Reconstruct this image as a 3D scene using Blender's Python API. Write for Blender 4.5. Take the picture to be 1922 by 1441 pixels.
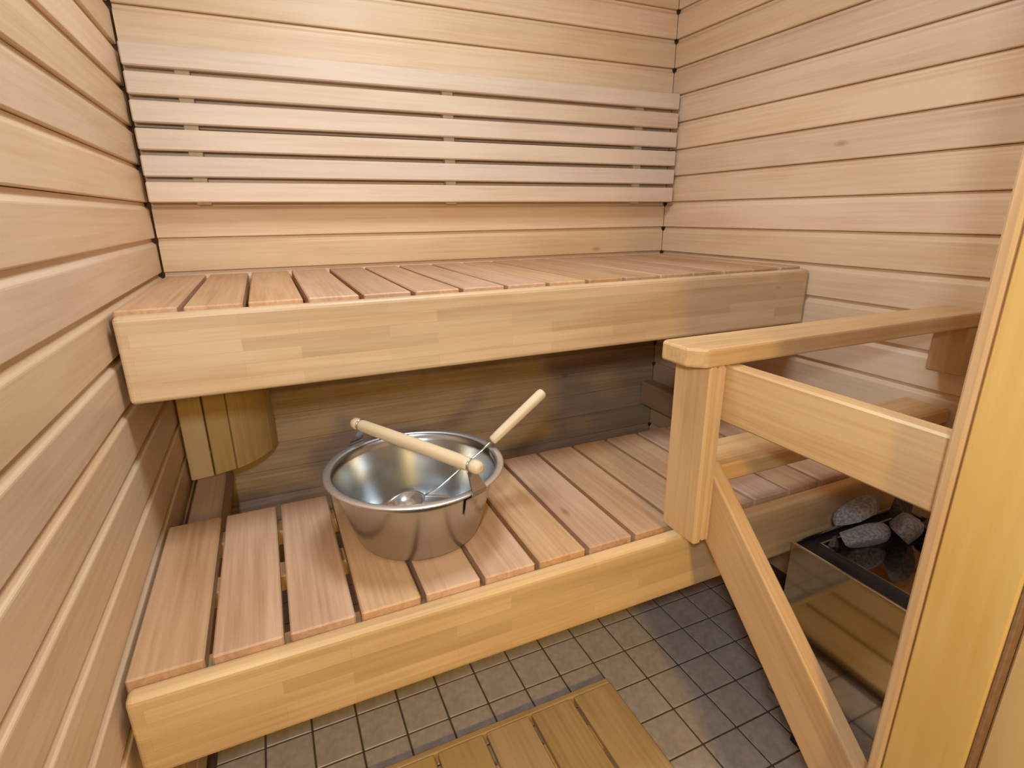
import bpy, bmesh, math, random
from mathutils import Vector, Matrix
random.seed(7)
S = bpy.context.scene
C = S.collection
for o in list(bpy.data.objects):
    bpy.data.objects.remove(o)

# ------------------------------------------------------------------ camera
cam_d = bpy.data.cameras.new('camera')
cam = bpy.data.objects.new('camera', cam_d)
C.objects.link(cam)
S.camera = cam
YAW, PITCH, ROLL = 0.417880856, 0.304775281, -0.0103840342
cam_d.sensor_fit = 'HORIZONTAL'
cam_d.sensor_width = 36.0
cam_d.lens = 1015.23 * 36.0 / 1922.0
cam_d.clip_start = 0.02
fw = Vector((math.sin(YAW) * math.cos(PITCH), math.cos(YAW) * math.cos(PITCH), -math.sin(PITCH)))
rt = Vector((math.cos(YAW), -math.sin(YAW), 0))
up = rt.cross(fw)
r2 = math.cos(ROLL) * rt + math.sin(ROLL) * up
u2 = -math.sin(ROLL) * rt + math.cos(ROLL) * up
M = Matrix((r2, u2, -fw)).transposed().to_4x4()
M.translation = Vector((0.24759, -1.67283, 1.13744))
cam.matrix_world = M

# ------------------------------------------------------------------ world, lights, exposure
wd = bpy.data.worlds.new('world')
S.world = wd
wd.use_nodes = True
bg = wd.node_tree.nodes['Background']
bg.inputs[0].default_value = (1.0, 0.93, 0.84, 1)
bg.inputs[1].default_value = 0.18

def area(name, loc, target, size, power, col, sy=None):
    l = bpy.data.lights.new(name, 'AREA')
    l.energy = power
    l.color = col
    l.size = size
    if sy:
        l.shape = 'RECTANGLE'
        l.size_y = sy
    o = bpy.data.objects.new(name, l)
    C.objects.link(o)
    o.location = loc
    o.rotation_euler = (Vector(target) - Vector(loc)).to_track_quat('-Z', 'Y').to_euler()
    return o

area('ceiling_bounce_fill', (0.62, -0.78, 2.03), (0.62, -0.72, 0), 0.36, 12.5, (0.70, 0.85, 1.0))  # added unseen fill, stands in for flash bounced off the ceiling
area('cool_flash_light', (0.10, -1.82, 1.34), (0.95, -0.3, 1.05), 0.08, 8.5, (0.70, 0.84, 1.0))  # unseen flash-like light near the camera, placed from the shadow edges
wl_ = area('washroom_warm_lamp', (0.30, -2.80, 1.48), (0.62, -0.95, 0.45), 0.14, 3.3, (1.0, 0.66, 0.10))
wl_.data.spread = math.radians(80)

vs = S.view_settings
vs.view_transform = 'Standard'
vs.look = 'None'
vs.exposure = 0.0
vs.gamma = 1.0
vs.use_curve_mapping = False

# ------------------------------------------------------------------ materials
def new_mat(name):
    m = bpy.data.materials.new(name)
    m.use_nodes = True
    nt = m.node_tree
    return m, nt, nt.nodes['Principled BSDF']

def N(nt, typ, **kw):
    n = nt.nodes.new(typ)
    for k, v in kw.items():
        setattr(n, k, v)
    return n

def ramp(nt, stops):
    n = N(nt, 'ShaderNodeValToRGB')
    els = n.color_ramp.elements
    while len(els) < len(stops):
        els.new(0.5)
    for e, (p, c) in zip(els, stops):
        e.position = p
        e.color = (*c, 1) if len(c) == 3 else c
    return n

def srgb(r, g, b):
    f = lambda v: (v / 255 / 12.92) if v / 255 <= 0.04045 else ((v / 255 + 0.055) / 1.055) ** 2.4
    return (f(r), f(g), f(b))

def mix(nt, a, b, fac, mode='MIX'):
    n = N(nt, 'ShaderNodeMix', data_type='RGBA', blend_type=mode)
    for sock, val in ((n.inputs[0], fac), (n.inputs[6], a), (n.inputs[7], b)):
        if hasattr(val, 'is_output'):
            nt.links.new(val, sock)
        elif isinstance(val, (int, float)):
            sock.default_value = val
        else:
            sock.default_value = (*val, 1)
    return n.outputs[2]

def wood(name, light, dark, tint=0.12, rough=0.5, grain=0.55, knots=0.0, staves=False, stave=(0.26, 0.023), figure=0.35):
    m, nt, bs = new_mat(name)
    L = nt.links.new
    tc = N(nt, 'ShaderNodeTexCoord')
    oi = N(nt, 'ShaderNodeObjectInfo')
    sc = N(nt, 'ShaderNodeVectorMath', operation='SCALE')
    cx = N(nt, 'ShaderNodeCombineXYZ')
    for i in range(3):
        L(oi.outputs['Random'], cx.inputs[i])
    L(cx.outputs[0], sc.inputs[0])
    sc.inputs['Scale'].default_value = 37.0
    ad = N(nt, 'ShaderNodeVectorMath', operation='ADD')
    L(tc.outputs['Object'], ad.inputs[0])
    L(sc.outputs[0], ad.inputs[1])
    P0 = ad.outputs[0]
    def stretched(s, scale, detail=4, rgh=0.55, dist=0.0):
        mp = N(nt, 'ShaderNodeMapping')
        mp.inputs['Scale'].default_value = s
        L(P0, mp.inputs[0])
        n = N(nt, 'ShaderNodeTexNoise')
        n.inputs['Scale'].default_value = scale
        n.inputs['Detail'].default_value = detail
        n.inputs['Roughness'].default_value = rgh
        n.inputs['Distortion'].default_value = dist
        L(mp.outputs[0], n.inputs[0])
        return n.outputs[0]
    fine = stretched((3.5, 110, 110), 1.0, 3, 0.6)
    fig = stretched((1.6, 17, 17), 1.0, 3, 0.5, 0.6)
    blot = stretched((3, 7, 7), 1.0, 2, 0.5)
    g = N(nt, 'ShaderNodeMath', operation='MULTIPLY_ADD')
    L(fine, g.inputs[0]); g.inputs[1].default_value = grain
    g2 = N(nt, 'ShaderNodeMath', operation='MULTIPLY_ADD')
    L(fig, g2.inputs[0]); g2.inputs[1].default_value = figure
    g3 = N(nt, 'ShaderNodeMath', operation='MULTIPLY')
    L(blot, g3.inputs[0]); g3.inputs[1].default_value = 1.0 - grain - figure + 0.35
    L(g3.outputs[0], g2.inputs[2])
    L(g2.outputs[0], g.inputs[2])
    rp = ramp(nt, [(0.38, dark), (0.76, light)])
    L(g.outputs[0], rp.inputs[0])
    col = rp.outputs[0]
    # every board its own tone
    mr = N(nt, 'ShaderNodeMapRange')
    mr.inputs[3].default_value = 1.0 - tint
    mr.inputs[4].default_value = 1.0 + tint * 0.7
    L(oi.outputs['Random'], mr.inputs[0])
    hs = N(nt, 'ShaderNodeHueSaturation')
    L(mr.outputs[0], hs.inputs['Value'])
    L(col, hs.inputs['Color'])
    w1 = N(nt, 'ShaderNodeTexWhiteNoise', noise_dimensions='1D')
    L(oi.outputs['Random'], w1.inputs['W'])
    mr2 = N(nt, 'ShaderNodeMapRange')
    mr2.inputs[3].default_value = 0.4965
    mr2.inputs[4].default_value = 0.5035
    L(w1.outputs['Value'], mr2.inputs[0])
    L(mr2.outputs[0], hs.inputs['Hue'])
    mr3 = N(nt, 'ShaderNodeMapRange')
    mr3.inputs[3].default_value = 0.93
    mr3.inputs[4].default_value = 1.08
    L(w1.outputs['Value'], mr3.inputs[0])
    L(mr3.outputs[0], hs.inputs['Saturation'])
    col = hs.outputs[0]
    if staves:
        br = N(nt, 'ShaderNodeTexBrick')
        br.offset = 0.37
        br.offset_frequency = 2
        br.squash = 1.0
        br.inputs['Color1'].default_value = (0.84, 0.80, 0.76, 1)
        br.inputs['Color2'].default_value = (1.12, 1.10, 1.08, 1)
        br.inputs['Mortar'].default_value = (0.9, 0.86, 0.82, 1)
        br.inputs['Scale'].default_value = 1.0
        br.inputs['Mortar Size'].default_value = 0.0004
        br.inputs['Bias'].default_value = 0.0
        br.inputs['Brick Width'].default_value = stave[0]
        br.inputs['Row Height'].default_value = stave[1]
        L(tc.outputs['Object'], br.inputs[0])
        col = mix(nt, col, br.outputs[0], 0.75, 'MULTIPLY')
    if knots > 0:
        mp = N(nt, 'ShaderNodeMapping')
        mp.inputs['Scale'].default_value = (2.2, 6.0, 6.0)
        L(P0, mp.inputs[0])
        vo = N(nt, 'ShaderNodeTexVoronoi')
        vo.inputs['Scale'].default_value = 1.0
        vo.inputs['Randomness'].default_value = 1.0
        L(mp.outputs[0], vo.inputs[0])
        kr = ramp(nt, [(0.0, (1, 1, 1)), (knots, (0, 0, 0))])
        L(vo.outputs['Distance'], kr.inputs[0])
        kf = N(nt, 'ShaderNodeMath', operation='MULTIPLY')
        L(kr.outputs[0], kf.inputs[0]); kf.inputs[1].default_value = 0.65
        col = mix(nt, col, (dark[0] * 0.35, dark[1] * 0.28, dark[2] * 0.22), kf.outputs[0])
    L(col, bs.inputs['Base Color'])
    bs.inputs['Roughness'].default_value = rough
    bs.inputs['Specular IOR Level'].default_value = 0.35
    bp = N(nt, 'ShaderNodeBump')
    bp.inputs['Strength'].default_value = 0.10
    bp.inputs['Distance'].default_value = 0.002
    L(fine, bp.inputs['Height'])
    L(bp.outputs[0], bs.inputs['Normal'])
    return m

M_PANEL = wood('panel_wood', srgb(228, 197, 160), srgb(208, 168, 126), tint=0.10, rough=0.40, knots=0.055)
M_PLANK = wood('bench_plank_wood', srgb(208, 167, 130), srgb(172, 126, 90), tint=0.14, rough=0.5, knots=0.05)
M_FACING = wood('glued_facing_wood', srgb(222, 192, 152), srgb(198, 160, 116), tint=0.02, rough=0.42, staves=True, knots=0.028)
M_FACING_WARM = wood('warm_lit_glued_facing_wood', srgb(222, 184, 124), srgb(194, 150, 92), tint=0.02, rough=0.42, staves=True, knots=0.028)  # facing wood yellowed to carry the warm light on the lower bench
M_SLAT = wood('backrest_wood', srgb(228, 204, 178), srgb(210, 180, 150), tint=0.05, rough=0.40)
M_RAIL = wood('rail_wood', srgb(218, 178, 130), srgb(188, 142, 94), tint=0.06, rough=0.42, knots=0.04)
M_PINE = wood('pine_wood', srgb(224, 182, 118), srgb(204, 154, 88), tint=0.03, rough=0.45, grain=0.3, figure=0.3, knots=0.09)
M_DUCK = wood('duckboard_wood', srgb(226, 188, 128), srgb(192, 146, 90), tint=0.08, rough=0.5, knots=0.06)
M_RAW_SHADED = wood('shaded_raw_panel_wood', srgb(190, 162, 132), srgb(150, 118, 90), tint=0.08, rough=0.6, knots=0.05, figure=0.5)  # rough lower wall boards, also darkened to imitate shade under the upper bench
M_PALE = wood('pale_birch', srgb(226, 204, 170), srgb(210, 184, 146), tint=0.03, rough=0.5)
M_LAMP = wood('shade_wood', srgb(206, 172, 118), srgb(178, 138, 84), tint=0.05, rough=0.5)
M_ROUGH = wood('rough_lumber', srgb(200, 164, 122), srgb(168, 130, 92), tint=0.06, rough=0.6)

def plain(name, col, rough=0.5, metal=0.0, noise=0.0, nscale=200.0, bump=0.0):
    m, nt, bs = new_mat(name)
    bs.inputs['Roughness'].default_value = rough
    bs.inputs['Metallic'].default_value = metal
    tc = N(nt, 'ShaderNodeTexCoord')
    nz = N(nt, 'ShaderNodeTexNoise')
    nz.inputs['Scale'].default_value = nscale
    nz.inputs['Detail'].default_value = 3
    nt.links.new(tc.outputs['Object'], nz.inputs[0])
    lo = tuple(max(0, c * (1 - noise)) for c in col)
    hi = tuple(min(1, c * (1 + noise)) for c in col)
    rp = ramp(nt, [(0.35, lo), (0.65, hi)])
    nt.links.new(nz.outputs[0], rp.inputs[0])
    nt.links.new(rp.outputs[0], bs.inputs['Base Color'])
    if bump:
        bp = N(nt, 'ShaderNodeBump')
        bp.inputs['Strength'].default_value = bump
        bp.inputs['Distance'].default_value = 0.004
        nt.links.new(nz.outputs[0], bp.inputs['Height'])
        nt.links.new(bp.outputs[0], bs.inputs['Normal'])
    return m

M_TILE = plain('floor_tile', srgb(208, 192, 174), 0.35, 0, 0.10, 60)
M_GROUT = plain('grout', srgb(104, 84, 66), 0.9, 0, 0.15, 90)
M_BACK = plain('wall_cavity', srgb(92, 62, 38), 0.9, 0, 0.1, 30)
M_CEIL = wood('ceiling_wood', srgb(226, 196, 160), srgb(206, 168, 126), tint=0.03)
M_STEEL_DARK = plain('polished_steel', (0.46, 0.42, 0.36), 0.07, 1.0, 0.03, 8)
M_BLACK = plain('black_enamel', (0.012, 0.012, 0.013), 0.42, 0.0, 0.2, 60)
M_TRIM = plain('steel_trim', (0.72, 0.71, 0.70), 0.18, 1.0, 0.03, 20)
M_STONE = plain('heater_stone', srgb(138, 134, 134), 0.85, 0, 0.35, 160, 0.6)
M_STONE2 = plain('dark_heater_stone', srgb(84, 76, 74), 0.85, 0, 0.4, 160, 0.6)
M_SEAL = plain('door_seal', srgb(140, 104, 70), 0.7, 0, 0.12, 120)

def brushed(name, col, rough):
    m, nt, bs = new_mat(name)
    L = nt.links.new
    bs.inputs['Metallic'].default_value = 1.0
    tc = N(nt, 'ShaderNodeTexCoord')
    mp = N(nt, 'ShaderNodeMapping')
    mp.inputs['Scale'].default_value = (6, 6, 900)
    L(tc.outputs['Object'], mp.inputs[0])
    nz = N(nt, 'ShaderNodeTexNoise')
    nz.inputs['Scale'].default_value = 1.0
    L(mp.outputs[0], nz.inputs[0])
    rp = ramp(nt, [(0.3, tuple(c * 0.97 for c in col)), (0.7, col)])
    L(nz.outputs[0], rp.inputs[0])
    L(rp.outputs[0], bs.inputs['Base Color'])
    mr = N(nt, 'ShaderNodeMapRange')
    mr.inputs[3].default_value = rough * 0.95
    mr.inputs[4].default_value = rough * 1.05
    L(nz.outputs[0], mr.inputs[0])
    L(mr.outputs[0], bs.inputs['Roughness'])
    return m
M_BUCKET = brushed('brushed_steel', (0.52, 0.525, 0.52), 0.26)
M_RIM = plain('satin_steel_rim', (0.80, 0.79, 0.78), 0.42, 1.0, 0.02, 60)
M_WIRE = plain('steel_wire', (0.75, 0.74, 0.72), 0.22, 1.0, 0.02, 50)

# ------------------------------------------------------------------ mesh helpers
def link(name, me, mat=None, parent=None):
    o = bpy.data.objects.new(name, me)
    C.objects.link(o)
    if parent is not None:
        o.parent = parent
    if mat is not None and me is not None and not me.materials:
        me.materials.append(mat)
    return o

def empty(name, loc, label=None, cat=None, group=None):
    o = bpy.data.objects.new(name, None)
    C.objects.link(o)
    o.location = loc
    o.empty_display_size = 0.05
    tag(o, label, cat, group)
    return o

def tag(o, label=None, cat=None, group=None, kind=None):
    if label: o['label'] = label
    if cat: o['category'] = cat
    if group: o['group'] = group
    if kind: o['kind'] = kind
    return o

_cache = {}
def board_mesh(name, L, w, t, mat, bev=0.003):
    key = (name, round(L, 4), round(w, 4), round(t, 4), mat.name, bev)
    if key in _cache:
        return _cache[key]
    bm = bmesh.new()
    bmesh.ops.create_cube(bm, size=1.0)
    for v in bm.verts:
        v.co = Vector((v.co.x * L, v.co.y * w, v.co.z * t))
    if bev > 0:
        bmesh.ops.bevel(bm, geom=bm.edges[:], offset=min(bev, t * 0.45, w * 0.45), segments=1 if bev < 0.006 else 3, affect='EDGES', profile=0.5)
    me = bpy.data.meshes.new(name)
    bm.to_mesh(me); bm.free()
    me.materials.append(mat)
    _cache[key] = me
    return me

AX = {'x': Vector((1, 0, 0)), 'y': Vector((0, 1, 0)), 'z': Vector((0, 0, 1))}
def axes_matrix(lx, wy):
    a = AX[lx] if isinstance(lx, str) else Vector(lx).normalized()
    b = AX[wy] if isinstance(wy, str) else Vector(wy).normalized()
    c = a.cross(b)
    return Matrix((a, b, c)).transposed().to_4x4()

def place(o, mw, parent):
    """put o at world matrix mw, as a child of an unrotated parent"""
    if parent is not None:
        o.parent = parent
        mw = Matrix.Translation(-parent.location) @ mw
    o.matrix_basis = mw
    return o

def board(name, x, y, z, along, width, mat, parent, bev=0.003):
    """board spanning the ranges x, y, z; grain along axis 'along', broad side along axis 'width'"""
    r = {'x': x, 'y': y, 'z': z}
    size = {k: abs(v[1] - v[0]) for k, v in r.items()}
    cen = Vector([(r[k][0] + r[k][1]) / 2 for k in 'xyz'])
    t = [k for k in 'xyz' if k not in (along, width)][0]
    me = board_mesh(name, size[along], size[width], size[t], mat, bev)
    o = bpy.data.objects.new(name, me)
    C.objects.link(o)
    return place(o, Matrix.Translation(cen) @ axes_matrix(along, width), parent)

def prism(name, pts, depth, mat, mw, parent, bev=0.0):
    """polygon pts (local x, y) extruded along local z by depth (centred)"""
    bm = bmesh.new()
    vs_ = [bm.verts.new((p[0], p[1], -depth / 2)) for p in pts]
    f = bm.faces.new(vs_)
    r = bmesh.ops.extrude_face_region(bm, geom=[f])
    for e in r['geom']:
        if isinstance(e, bmesh.types.BMVert):
            e.co.z += depth
    bmesh.ops.recalc_face_normals(bm, faces=bm.faces[:])
    if bev:
        bmesh.ops.bevel(bm, geom=bm.edges[:], offset=bev, segments=2, affect='EDGES', profile=0.5)
    me = bpy.data.meshes.new(name)
    bm.to_mesh(me); bm.free()
    me.materials.append(mat)
    o = bpy.data.objects.new(name, me)
    C.objects.link(o)
    return place(o, mw, parent)

def lathe_mesh(name, prof, mat, seg=64, closed=False):
    bm = bmesh.new()
    rings = []
    for r, z in prof:
        if r < 1e-6:
            rings.append([bm.verts.new((0, 0, z))])
        else:
            rings.append([bm.verts.new((r * math.cos(2 * math.pi * i / seg), r * math.sin(2 * math.pi * i / seg), z)) for i in range(seg)])
    pairs = list(zip(rings, rings[1:]))
    if closed:
        pairs.append((rings[-1], rings[0]))
    for a, b in pairs:
        for i in range(seg):
            j = (i + 1) % seg
            if len(a) == 1 and len(b) == 1: continue
            if len(a) == 1: bm.faces.new((a[0], b[j], b[i]))
            elif len(b) == 1: bm.faces.new((a[i], a[j], b[0]))
            else: bm.faces.new((a[i], a[j], b[j], b[i]))
    bmesh.ops.recalc_face_normals(bm, faces=bm.faces[:])
    for f in bm.faces: f.smooth = True
    me = bpy.data.meshes.new(name)
    bm.to_mesh(me); bm.free()
    me.materials.append(mat)
    return me

def tube_mesh(name, path, rad, mat, seg=10, closed=False):
    """tube along a list of points (radius number or list)"""
    pts = [Vector(p) for p in path]
    n = len(pts)
    bm = bmesh.new()
    rings = []
    prev = None
    for i, p in enumerate(pts):
        if closed: d = pts[(i + 1) % n] - pts[i - 1]
        else: d = pts[min(i + 1, n - 1)] - pts[max(i - 1, 0)]
        d.normalize()
        if prev is None:
            a = Vector((0, 0, 1)) if abs(d.z) < 0.9 else Vector((1, 0, 0))
            u = d.cross(a).normalized()
        else:
            u = (prev - d * prev.dot(d)).normalized()
        prev = u
        v = d.cross(u)
        r = rad[i] if isinstance(rad, (list, tuple)) else rad
        rings.append([bm.verts.new(p + (u * math.cos(2 * math.pi * k / seg) + v * math.sin(2 * math.pi * k / seg)) * r) for k in range(seg)])
    pr = list(zip(rings, rings[1:]))
    if closed: pr.append((rings[-1], rings[0]))
    for a, b in pr:
        for k in range(seg):
            j = (k + 1) % seg
            bm.faces.new((a[k], a[j], b[j], b[k]))
    if not closed:
        bm.faces.new(rings[0][::-1]); bm.faces.new(rings[-1])
    bmesh.ops.recalc_face_normals(bm, faces=bm.faces[:])
    for f in bm.faces: f.smooth = len(f.verts) == 4
    me = bpy.data.meshes.new(name)
    bm.to_mesh(me); bm.free()
    me.materials.append(mat)
    return me

def box_mesh_obj(name, x, y, z, mat, parent=None, bev=0.0):
    cen = Vector(((x[0] + x[1]) / 2, (y[0] + y[1]) / 2, (z[0] + z[1]) / 2))
    me = board_mesh(name, abs(x[1] - x[0]), abs(y[1] - y[0]), abs(z[1] - z[0]), mat, bev)
    o = bpy.data.objects.new(name, me)
    C.objects.link(o)
    return place(o, Matrix.Translation(cen), parent)

# ------------------------------------------------------------------ room shell
W = 1.610          # room width
P = 0.0864         # cover width of one wall board
YF = -1.385        # inner face of the front (door) wall
ZC = 1.0 + 12.2 * P
KLO, KHI = -11, 12

def panel_profile():
    h = P / 2
    return [(-0.013, h - 0.0008), (-0.0088, h - 0.0008), (-0.0082, h - 0.0080), (-0.0066, h - 0.0100), (-0.0038, h - 0.0124), (-0.0016, h - 0.0146), (-0.0004, h - 0.0166), (0, h - 0.0188),
            (0, -h + 0.0030), (-0.0005, -h + 0.0018), (-0.0016, -h + 0.0008), (-0.0030, -h + 0.0004), (-0.013, -h + 0.0004)]

def panel_mesh(name, L, mat):
    """local x = length, local y = up, local z = out of the wall"""
    key = ('panel', name, round(L, 4), mat.name)
    if key in _cache: return _cache[key]
    pr = panel_profile()
    bm = bmesh.new()
    a = [bm.verts.new((-L / 2, y, z)) for z, y in pr]
    b = [bm.verts.new((L / 2, y, z)) for z, y in pr]
    n = len(pr)
    for i in range(n - 1):
        bm.faces.new((a[i], a[i + 1], b[i + 1], b[i]))
    bm.faces.new(a); bm.faces.new(b[::-1])
    bmesh.ops.recalc_face_normals(bm, faces=bm.faces[:])
    me = bpy.data.meshes.new(name)
    bm.to_mesh(me); bm.free()
    me.materials.append(mat)
    _cache[key] = me
    return me

def wall(name, x, y, origin, along, length, out, low=None):
    w = box_mesh_obj(name, x, y, (0, ZC), M_BACK)
    tag(w, kind='structure')
    a = Vector(along); u = Vector((0, 0, 1)); n = Vector(out)
    if a.cross(u).dot(n) < 0: a = -a
    rot = Matrix((a, u, n)).transposed().to_4x4()
    me = panel_mesh('panel_board', length, M_PANEL)
    for k in range(KLO - 1, KHI):
        cz = 1.0 + (k + 0.5) * P
        if cz - P / 2 < -0.03 or cz + P / 2 > ZC + 0.03: continue
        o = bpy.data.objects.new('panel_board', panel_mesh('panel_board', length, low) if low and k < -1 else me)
        C.objects.link(o)
        place(o, Matrix.Translation(Vector(origin) + Vector((0, 0, cz))) @ rot, w)
    return w

wall('wall_back', (-0.05, W + 0.05), (0.0131, 0.06), (W / 2 + 0.0015, 0, 0), (1, 0, 0), W - 0.007, (0, -1, 0), M_RAW_SHADED)
wall('wall_left', (-0.06, -0.0131), (YF - 0.02, 0.0131), (0, YF / 2, 0), (0, 1, 0), abs(YF), (1, 0, 0))
wall('wall_right', (W + 0.0131, W + 0.06), (YF - 0.10, 0.0131), (W, YF / 2, 0), (0, 1, 0), abs(YF), (-1, 0, 0))
tag(box_mesh_obj('ceiling', (-0.06, W + 0.06), (YF - 0.17, 0.06), (ZC, ZC + 0.04), M_CEIL), kind='structure')

# tiled floor: grout bed with separate tiles
flo = box_mesh_obj('floor', (-0.06, W + 0.06), (-2.9, 0.06), (-0.06, -0.0025), M_GROUT)
tag(flo, kind='structure')
TP = 0.0997
tile_me = board_mesh('tile', TP - 0.0042, TP - 0.0042, 0.010, M_TILE, 0.0012)
ox, oy = 1.003, -1.008
ix0 = int(math.floor((0 - ox) / TP)); ix1 = int(math.ceil((W - ox) / TP))
for i in range(ix0, ix1 + 1):
    for j in range(-5, 11):
        cx_, cy_ = ox + (i + 0.5) * TP, oy + (j + 0.5) * TP
        if not (-0.01 < cx_ < W + 0.02 and -1.45 < cy_ < 0.02): continue
        o = bpy.data.objects.new('tile', tile_me)
        C.objects.link(o)
        place(o, Matrix.Translation((cx_, cy_, -0.005 + random.uniform(-0.0003, 0.0003))), flo)

# front wall right of the doorway, and above it
XJ = 0.870
tag(box_mesh_obj('wall_front', (XJ + 0.045, W + 0.06), (YF - 0.10, YF - 0.014), (0, ZC), M_CEIL), kind='structure')

# door frame: inner casing, jamb, rubber seal in the rebate, outer jamb, and the head above
dr = empty('door_1', (XJ, -1.43, 0))
tag(dr, 'pine door frame at the right edge of the doorway', None, None, 'structure')
HD = 1.93
board('casing', (XJ - 0.002, XJ + 0.062), (-1.3985, YF), (0, HD + 0.06), 'z', 'x', M_RAIL, dr, 0.003)
board('jamb', (XJ + 0.001, XJ + 0.042), (-1.472, -1.3995), (0, HD), 'z', 'y', M_PINE, dr, 0.002)
board('door_seal', (XJ + 0.004, XJ + 0.022), (-1.4765, -1.4722), (0, HD), 'z', 'x', M_SEAL, dr, 0.001)
board('outer_jamb', (XJ + 0.018, XJ + 0.05), (-1.565, -1.477), (0, HD), 'z', 'y', M_PINE, dr, 0.002)
board('jamb', (-0.058, -0.002), (-1.565, YF - 0.021), (0, HD), 'z', 'y', M_PINE, dr, 0.002)
board('head_jamb', (-0.06, XJ + 0.042), (-1.565, YF - 0.012), (HD, HD + 0.035), 'x', 'y', M_PINE, dr, 0.002)

# ------------------------------------------------------------------ upper bench
def bench(label, root_loc, zt, yback, yfront, ft, zf0, zf1, bearers, joists, name, fmat):
    b = empty(name, root_loc, label, 'bench')
    x0, pitch, gap = 0.008, 0.1013, 0.0095
    n = 16
    for i in range(n):
        a = x0 + i * pitch
        e = min(a + pitch - gap, W - 0.006)
        j = random.uniform(-0.0015, 0.0015)
        pl = board('plank', (a, e), (yfront + ft + 0.0005, yback + j), (zt - 0.028, zt + random.uniform(-0.0006, 0.0006)), 'y', 'x', M_PLANK, b, 0.0025)
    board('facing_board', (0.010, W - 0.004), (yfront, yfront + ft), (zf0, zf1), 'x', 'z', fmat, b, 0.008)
    for (x, y, z) in bearers:
        board('bearer', x, y, z, 'y', 'z', M_ROUGH, b, 0.004)
    for (y, z) in joists:
        board('joist', (0.012, W - 0.012), y, z, 'x', 'y', M_ROUGH, b, 0.002)
    return b

ub = bench('wide upper sauna bench with cross planks below the backrest', (0.8, -0.32, 0.83), 0.992, -0.010, -0.631, 0.028, 0.836, 0.985,
      [((0.004, 0.045), (-0.60, -0.006), (0.86, 0.9305)), ((W - 0.045, W - 0.004), (-0.60, -0.006), (0.86, 0.9305))],
      [((-0.600, -0.555), (0.931, 0.9632)), ((-0.05, -0.008), (0.931, 0.9632))], 'upper_bench', M_FACING)
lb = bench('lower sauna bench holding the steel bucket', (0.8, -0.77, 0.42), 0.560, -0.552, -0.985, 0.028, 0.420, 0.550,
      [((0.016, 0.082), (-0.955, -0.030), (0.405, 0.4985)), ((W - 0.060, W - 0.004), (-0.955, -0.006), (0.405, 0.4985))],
      [((-0.956, -0.912), (0.499, 0.5312)), ((-0.765, -0.720), (0.499, 0.5312)), ((-0.610, -0.565), (0.499, 0.5312))], 'lower_bench', M_FACING_WARM)

# ------------------------------------------------------------------ backrest
br = empty('backrest', (0.8, -0.03, 1.172), 'slatted wooden backrest of six long boards on the back wall', 'backrest')
for n in range(6):
    z0 = 1.172 + n * 0.0595
    board('slat', (0.009, W - 0.008), (-0.050, -0.027), (z0, z0 + 0.0475), 'x', 'z', M_SLAT, br, 0.003)
for x in (0.110, 0.770, 1.440):
    board('batten', (x, x + 0.032), (-0.0268, -0.001), (1.168, 1.512), 'z', 'x', M_PALE, br, 0.001)

# ------------------------------------------------------------------ corner lamp shade under the upper bench
ls = empty('lamp_shade', (0.09, -0.09, 0.50), 'curved corner lamp shade of upright wooden slats under the upper bench', 'lamp shade')
RS = 0.207
for i in range(2):
    th = math.radians(81.5 - i * 15.0)
    c = Vector((RS * math.cos(th), -RS * math.sin(th), 0.655))
    tan = Vector((math.sin(th), math.cos(th), 0))
    me = board_mesh('slat', 0.31, 0.0515, 0.014, M_LAMP, 0.0025)
    o = bpy.data.objects.new('slat', me)
    C.objects.link(o)
    place(o, Matrix.Translation(c) @ axes_matrix('z', tan), ls)
for a0, a1 in ((58.8, 24.0), (23.2, 10.0)):
    n_ = 9
    angs = [math.radians(a0 + (a1 - a0) * k / (n_ - 1)) for k in range(n_)]
    # local x = up, local y/z = plan, so the grain runs upright
    pl = [((RS + 0.007) * math.cos(t), -(RS + 0.007) * math.sin(t)) for t in angs] + [((RS - 0.007) * math.cos(t), -(RS - 0.007) * math.sin(t)) for t in angs[::-1]]
    rot = Matrix(((0, 1, 0), (0, 0, 1), (1, 0, 0))).to_4x4()   # local x->Z, y->X, z->Y
    bm = bmesh.new()
    lo = [bm.verts.new((-0.155, p_[0], p_[1])) for p_ in pl]
    hi = [bm.verts.new((0.155, p_[0], p_[1])) for p_ in pl]
    bm.faces.new(lo); bm.faces.new(hi[::-1])
    for k in range(len(pl)):
        j = (k + 1) % len(pl)
        bm.faces.new((lo[k], lo[j], hi[j], hi[k]))
    bmesh.ops.recalc_face_normals(bm, faces=bm.faces[:])
    me = bpy.data.meshes.new('slat'); bm.to_mesh(me); bm.free(); me.materials.append(M_LAMP)
    o = bpy.data.objects.new('slat', me)
    C.objects.link(o)
    place(o, Matrix.Translation((0, 0, 0.655)) @ rot, ls)
for z in (0.56, 0.76):
    arc = [(0.193 * math.cos(math.radians(a)), -0.193 * math.sin(math.radians(a)), z) for a in range(3, 88, 7)]
    o = link('shade_hoop', tube_mesh('shade_hoop', arc, 0.006, M_ROUGH, 6), None)
    place(o, Matrix.Identity(4), ls)

# ------------------------------------------------------------------ guard rail around the heater
gr = empty('heater_guard_rail', (0.88, -1.02, 0.585), 'wooden guard rail with handrail and diagonal brace around the heater', 'guard rail')
# handrail: plan polygon, local x,y = world x,y
hp = [(0.851, -1.060), (W - 0.002, -1.060), (W - 0.002, -0.972), (0.838, -0.972), (0.827, -0.980), (0.827, -1.038)]
prism('handrail', hp, 0.031, M_RAIL, Matrix.Translation((0, 0, 0.9205)), gr, 0.004)
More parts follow.
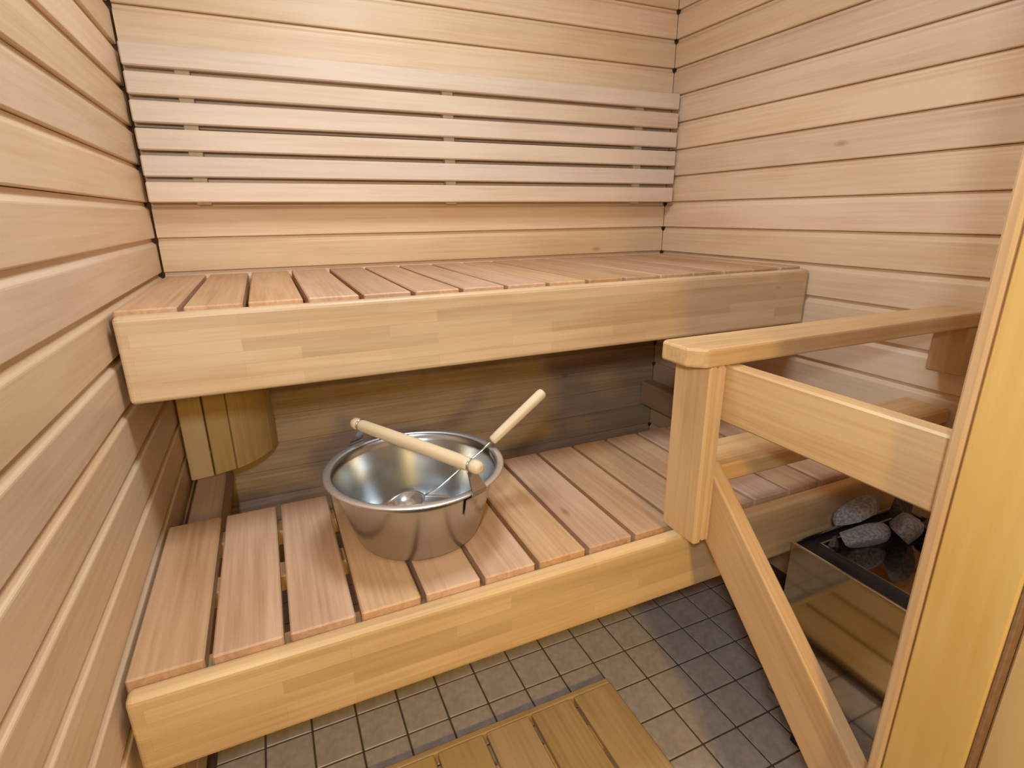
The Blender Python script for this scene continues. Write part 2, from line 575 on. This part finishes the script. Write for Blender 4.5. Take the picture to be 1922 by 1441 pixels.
# post, side outline in y/z extruded along x
def yz_prism(name, pts, x0, x1, mat, parent, bev=0.003):
    rot = Matrix(((0, 0, 1), (1, 0, 0), (0, 1, 0))).to_4x4()   # local x->Y, y->Z, z->X
    return prism(name, pts, x1 - x0, mat, Matrix.Translation(((x0 + x1) / 2, 0, 0)) @ rot, parent, bev)
board('post', (0.860, 0.8775), (-1.060, -0.975), (0.585, 0.9045), 'z', 'y', M_RAIL, gr, 0.004)
board('post', (0.8780, 0.8950), (-1.059, -0.976), (0.587, 0.9045), 'z', 'y', M_RAIL, gr, 0.004)
board('guard_board', (0.8955, 0.9235), (YF + 0.001, -0.99), (0.810, 0.9045), 'y', 'z', M_RAIL, gr, 0.003)
# diagonal brace: grain along its slope
ya, yb = -1.036, YF + 0.001
d = Vector((0, yb - ya, -(ya - yb) * 0.99))
mid = Vector((0.9095, (ya + yb) / 2, 0))
ztop_a, zlow_a = 0.726, 0.594
zm = ((ztop_a + zlow_a) / 2) - abs(yb - ya) * 0.99 / 2
dl = d.normalized()
wl = Vector((1, 0, 0)).cross(dl).normalized()
if wl.z < 0: wl = -wl
mw = Matrix((dl, wl, dl.cross(wl))).transposed().to_4x4()
mw.translation = Vector((mid.x, mid.y, zm))
inv = mw.inverted()
corn = []
for (yy, zz) in ((ya, ztop_a), (yb, ztop_a - abs(yb - ya) * 0.99), (yb, zlow_a - abs(yb - ya) * 0.99), (ya, zlow_a)):
    q = inv @ Vector((mid.x, yy, zz))
    corn.append((q.x, q.y))
prism('brace', corn, 0.028, M_RAIL, mw, gr, 0.003)
board('lower_rail', (0.8955, W - 0.002), (-1.033, -0.935), (0.676, 0.711), 'x', 'y', M_RAIL, gr, 0.004)
board('wall_block', (W - 0.050, W - 0.001), (-1.056, -0.986), (0.797, 0.9045), 'z', 'y', M_RAIL, gr, 0.004)
board('wall_block', (W - 0.035, W - 0.001), (-1.026, -0.942), (0.62, 0.6755), 'y', 'z', M_RAIL, gr, 0.003)

# ------------------------------------------------------------------ duckboard on the floor
db = empty('duckboard', (0.5, -1.08, 0.0), 'wooden slatted duckboard lying on the tiled floor', 'duckboard')
e = 0.891
for i in range(7):
    w_ = 0.1035
    board('plank', (e - w_, e), (-1.375, -0.8035), (0.0125, 0.030), 'y', 'x', M_DUCK, db, 0.0025)
    e -= 0.1128
board('end_board', (e + 0.010, 0.891), (-0.8025, -0.786), (0.0012, 0.0285), 'x', 'z', M_DUCK, db, 0.003)
for y in (-0.90, -1.28):
    board('cleat', (e + 0.010, 0.885), (y - 0.03, y + 0.03), (0.0012, 0.0122), 'x', 'y', M_DUCK, db, 0.001)

# ------------------------------------------------------------------ steel bucket
BX, BY, BZ = 0.4535, -0.760, 0.5610
bk = empty('sauna_bucket', (BX, BY, BZ), 'brushed steel sauna bucket with wooden bar handle on the lower bench', 'bucket')
R0, R1, BH = 0.117, 0.152, 0.133
prof = [(0, 0.0)]
prof += [(R0 - 0.014, 0.0), (R0 - 0.007, 0.0012), (R0 - 0.003, 0.004), (R0 - 0.0005, 0.009)]
for k in range(1, 9):
    t = k / 8
    prof.append((R0 + (R1 - R0) * t, 0.009 + (BH - 0.011) * t))
rim_prof = [(R1 + 0.001, BH - 0.0005), (R1 + 0.0105, BH - 0.0005), (R1 + 0.0125, BH - 0.0015), (R1 + 0.0138, BH - 0.0002), (R1 + 0.0132, BH + 0.0016), (R1 + 0.0110, BH + 0.0022), (R1 + 0.0030, BH + 0.0022), (R1 - 0.0012, BH + 0.0010), (R1 - 0.0012, BH - 0.0012)]
for k in range(8, -1, -1):
    t = k / 8
    prof.append((R0 - 0.0015 + (R1 - R0) * t, 0.010 + (BH - 0.012) * t))
prof += [(R0 - 0.004, 0.0058), (R0 - 0.008, 0.0030), (R0 - 0.014, 0.0022), (0, 0.0022)]
o = link('body', lathe_mesh('body', prof, M_BUCKET, 96), None)
place(o, Matrix.Translation((BX, BY, BZ)), bk)
o = link('rim', lathe_mesh('rim', rim_prof, M_RIM, 96, True), None)
place(o, Matrix.Translation((BX, BY, BZ)), bk)
ha, hb = Vector((0.3670, -0.610, 0.7390)), Vector((0.5270, -0.917, 0.7390))
hd = (hb - ha).normalized()
# handle: turned rod with a groove near each end
Lh = (hb - ha).length
prs = [(0, 0.004), (0.002, 0.009), (0.008, 0.0115), (0.014, 0.0118), (0.020, 0.0112), (0.0225, 0.0085), (0.0255, 0.0085), (0.028, 0.0112), (0.034, 0.0120)]
pa = [(s, r) for s, r in prs] + [(Lh / 2, 0.0128)] + [(Lh - s, r) for s, r in prs[::-1]]
o = link('handle', tube_mesh('handle', [(s, 0, 0) for s, r in pa], [r for s, r in pa], M_PALE, 20), None)
hrot = axes_matrix(hd, Vector((-hd.y, hd.x, 0)))
mh = hrot.copy(); mh.translation = ha
place(o, mh, bk)
handle = o
for s in (0.024, Lh - 0.024):
    ring = [(s, 0.0102 * math.cos(a), 0.0102 * math.sin(a)) for a in [2 * math.pi * k / 20 for k in range(20)]]
    q = link('retaining_ring', tube_mesh('retaining_ring', ring, 0.0016, M_WIRE, 8, True), None)
    q.parent = handle
# lugs: bent steel straps riveted outside the wall and rising to the handle
for end, sgn in ((ha + hd * 0.024, -1), (hb - hd * 0.024, 1)):
    rad = Vector((end.x - BX, end.y - BY, 0)).normalized()
    tan = Vector((-rad.y, rad.x, 0))
    base = Vector((BX, BY, 0)) + rad * (R1 + 0.013)
    at = lambda r_, z_: Vector((BX, BY, BZ + z_)) + rad * r_
    path = [at(0.1405, BH - 0.050), at(0.1528, BH - 0.013), at(R1 + 0.0155, BH - 0.0025), at(R1 + 0.0158, BH + 0.006), Vector((end.x, end.y, end.z - 0.0105))]
    wd_ = [0.011, 0.016, 0.017, 0.016, 0.008]
    bm = bmesh.new()
    rows = []
    for i_, (pt, hw) in enumerate(zip(path, wd_)):
        nx = (path[min(i_ + 1, 4)] - path[max(i_ - 1, 0)]).normalized()
        th = nx.cross(tan).normalized() * 0.0009
        rows.append([bm.verts.new(pt - tan * hw + th), bm.verts.new(pt + tan * hw + th), bm.verts.new(pt + tan * hw - th), bm.verts.new(pt - tan * hw - th)])
    for a, b in zip(rows, rows[1:]):
        for k in range(4):
            bm.faces.new((a[k], a[(k + 1) % 4], b[(k + 1) % 4], b[k]))
    bm.faces.new(rows[0]); bm.faces.new(rows[-1][::-1])
    bmesh.ops.recalc_face_normals(bm, faces=bm.faces[:])
    me = bpy.data.meshes.new('lug'); bm.to_mesh(me); bm.free(); me.materials.append(M_BUCKET)
    o = link('lug', me, None)
    place(o, Matrix.Identity(4), bk)

# ------------------------------------------------------------------ ladle resting in the bucket
ld = empty('ladle', (0.43, -0.745, 0.566), 'steel ladle with pale wooden handle leaning in the bucket', 'ladle')
bc = Vector((0.432, -0.742, 0.607))
rb = 0.040
bp_ = [(0, -0.026), (0.014, -0.0245), (0.026, -0.019), (0.034, -0.011), (0.039, -0.001), (0.0415, 0.0002), (0.0400, 0.0014), (0.0375, 0.0002), (0.0325, -0.0102), (0.0250, -0.0178), (0.013, -0.0230), (0, -0.0245)]
o = link('bowl', lathe_mesh('bowl', bp_, M_WIRE, 40), None)
place(o, Matrix.Translation(bc) @ Matrix.Rotation(math.radians(-14), 4, 'Y'), ld)
h0 = Vector((0.612, -0.750, 0.707)); h1 = Vector((0.727, -0.750, 0.794))
wire = [bc + Vector((0.039, -0.002, 0.010)), Vector((0.50, -0.746, 0.628)), Vector((0.585, -0.749, 0.6865)), h0 + (h1 - h0) * 0.08]
o = link('shaft', tube_mesh('shaft', wire, 0.0021, M_WIRE, 8), None)
place(o, Matrix.Identity(4), ld)
hv = (h1 - h0); Lq = hv.length; hv.normalize()
pa = [(0, 0.0065), (0.003, 0.0088), (0.02, 0.0098), (Lq * 0.6, 0.0105), (Lq - 0.008, 0.0108), (Lq - 0.002, 0.0092), (Lq, 0.006)]
o = link('handle', tube_mesh('handle', [(s, 0, 0) for s, r in pa], [r for s, r in pa], M_PALE, 18), None)
mh = axes_matrix(hv, (0, 1, 0)); mh.translation = h0
place(o, mh, ld)

# ------------------------------------------------------------------ electric sauna heater
HX0, HX1, HY0, HY1, HT = 1.180, 1.530, -1.335, -1.012, 0.474
ht = empty('sauna_heater', (1.35, -1.17, 0.0), 'polished steel sauna heater with stones behind the guard rail', 'heater')
wt = 0.0015
box_mesh_obj('side_panel', (HX0, HX0 + 0.003), (HY0, HY1), (0.060, HT), M_STEEL_DARK, ht, 0.0012)
box_mesh_obj('side_panel', (HX1 - 0.003, HX1), (HY0, HY1), (0.060, HT), M_STEEL_DARK, ht, 0.0012)
box_mesh_obj('back_panel', (HX0 + 0.003, HX1 - 0.003), (HY1 - 0.003, HY1), (0.060, HT), M_STEEL_DARK, ht, 0.0012)
box_mesh_obj('front_panel', (HX0 + 0.003, HX1 - 0.003), (HY0, HY0 + 0.003), (0.060, HT), M_STEEL_DARK, ht, 0.0012)
box_mesh_obj('base_plate', (HX0 + 0.004, HX1 - 0.004), (HY0 + 0.004, HY1 - 0.004), (0.060, 0.064), M_BLACK, ht)
for lx in (HX0 + 0.004, HX1 - 0.044):
    board('leg', (lx, lx + 0.04), (HY0 + 0.03, HY1 - 0.07), (0.0005, 0.060), 'y', 'z', M_BLACK, ht, 0.002)
# black top ring between casing and stone basin
def ring_mesh(name, x, y, inset, z0, z1, mat, bev=0.0, iy=None):
    iy = inset if iy is None else iy
    xa, xb = x; yc, yd = y
    outer = [(xa, yc), (xb, yc), (xb, yd), (xa, yd)]
    inner = [(xa + inset, yc + iy), (xb - inset, yc + iy), (xb - inset, yd - iy), (xa + inset, yd - iy)]
    bm = bmesh.new()
    V = {}
    for nm, pl in (('o', outer), ('i', inner)):
        for zn, z in (('0', z0), ('1', z1)):
            V[nm + zn] = [bm.verts.new((p[0], p[1], z)) for p in pl]
    for k in range(4):
        j = (k + 1) % 4
        bm.faces.new((V['o1'][k], V['o1'][j], V['i1'][j], V['i1'][k]))
        bm.faces.new((V['o0'][k], V['o0'][j], V['i0'][j], V['i0'][k]))
        bm.faces.new((V['o0'][k], V['o0'][j], V['o1'][j], V['o1'][k]))
        bm.faces.new((V['i0'][k], V['i0'][j], V['i1'][j], V['i1'][k]))
    bmesh.ops.recalc_face_normals(bm, faces=bm.faces[:])
    if bev: bmesh.ops.bevel(bm, geom=bm.edges[:], offset=bev, segments=1, affect='EDGES')
    me = bpy.data.meshes.new(name); bm.to_mesh(me); bm.free(); me.materials.append(mat)
    return me
XI, YI = (HX0 + 0.0035, HX1 - 0.0035), (HY0 + 0.0035, HY1 - 0.0035)
o = link('top_ring', ring_mesh('top_ring', XI, YI, 0.048, HT - 0.016, HT - 0.008, M_BLACK, 0.0, 0.022), None); place(o, Matrix.Identity(4), ht)
o = link('rim_trim', ring_mesh('rim_trim', (HX0 - 0.0008, HX1 + 0.0008), (HY0 - 0.0008, HY1 + 0.0008), 0.0042, HT, HT + 0.003, M_TRIM, 0.0006), None); place(o, Matrix.Identity(4), ht)
o = link('basin_trim', ring_mesh('basin_trim', (XI[0] + 0.0482, XI[1] - 0.0482), (YI[0] + 0.0222, YI[1] - 0.0222), 0.004, HT - 0.20, HT - 0.001, M_TRIM), None); place(o, Matrix.Identity(4), ht)
box_mesh_obj('basin_floor', (XI[0] + 0.0525, XI[1] - 0.0525), (YI[0] + 0.0265, YI[1] - 0.0265), (HT - 0.030, HT - 0.020), M_BLACK, ht)
# polished deflector plate over the front of the basin
zp = HT - 0.006
plate = [(1.2375, -1.060), (1.427, -1.131), (1.4725, -1.148), (1.4725, -1.304), (1.2375, -1.304)]
prism('deflector_plate', plate, 0.003, M_STEEL_DARK, Matrix.Translation((0, 0, zp)), ht, 0.0008)

# stones heaped in the basin
def stone_mesh(seed, sx, sy, sz, mat):
    rnd = random.Random(seed)
    bm = bmesh.new()
    bmesh.ops.create_icosphere(bm, subdivisions=3, radius=1.0)
    planes = []
    for _ in range(11):
        v = Vector((rnd.gauss(0, 1), rnd.gauss(0, 1), rnd.gauss(0, 1))).normalized()
        planes.append((v, rnd.uniform(0.48, 0.78)))
    for v in bm.verts:
        p = v.co.copy()
        for n_, dd in planes:
            s_ = p.dot(n_)
            if s_ > dd: p -= n_ * (s_ - dd) * 0.97
        v.co = Vector((p.x * sx, p.y * sy, p.z * sz)) * 1.08
    me = bpy.data.meshes.new('heater_stone')
    bm.to_mesh(me); bm.free(); me.materials.append(mat)
    return me
zb = HT - 0.19
STN = [
    # x, y, z, sx, sy, sz, rot, mat, label
    (1.345, -1.040, 0.531, 0.082, 0.030, 0.030, 0.10, M_STONE, 'long grey heater stone lying highest along the back rim'),
    (1.298, -1.078, 0.4945, 0.066, 0.026, 0.031, -0.15, M_STONE, 'grey heater stone in front of the long one, beside the black rim'),
    (1.388, -1.106, 0.512, 0.050, 0.030, 0.042, 0.5, M_STONE, 'upright grey heater stone leaning behind the polished plate'),
    (1.256, -1.053, 0.474, 0.018, 0.012, 0.018, 0.4, M_STONE2, 'small dark heater stone in the back left corner of the heater'),
    (1.456, -1.060, 0.502, 0.050, 0.026, 0.042, 0.2, M_STONE2, 'dark brown heater stone right of the long grey stone'),
    (1.466, -1.122, 0.496, 0.036, 0.024, 0.034, 1.0, M_STONE2, 'dark heater stone at the right end of the polished plate'),
]
for i, (x, y, z, a, b, c, rz, mt, lab) in enumerate(STN):
    o = link('heater_stone', stone_mesh(20 + i, a, b, c, mt), None)
    o.matrix_basis = Matrix.Translation((x, y, z)) @ Matrix.Rotation(rz, 4, 'Z') @ Matrix.Rotation(0.2 * (i % 3 - 1), 4, 'Y')
    tag(o, lab, 'stone', 'stones in the heater basin')
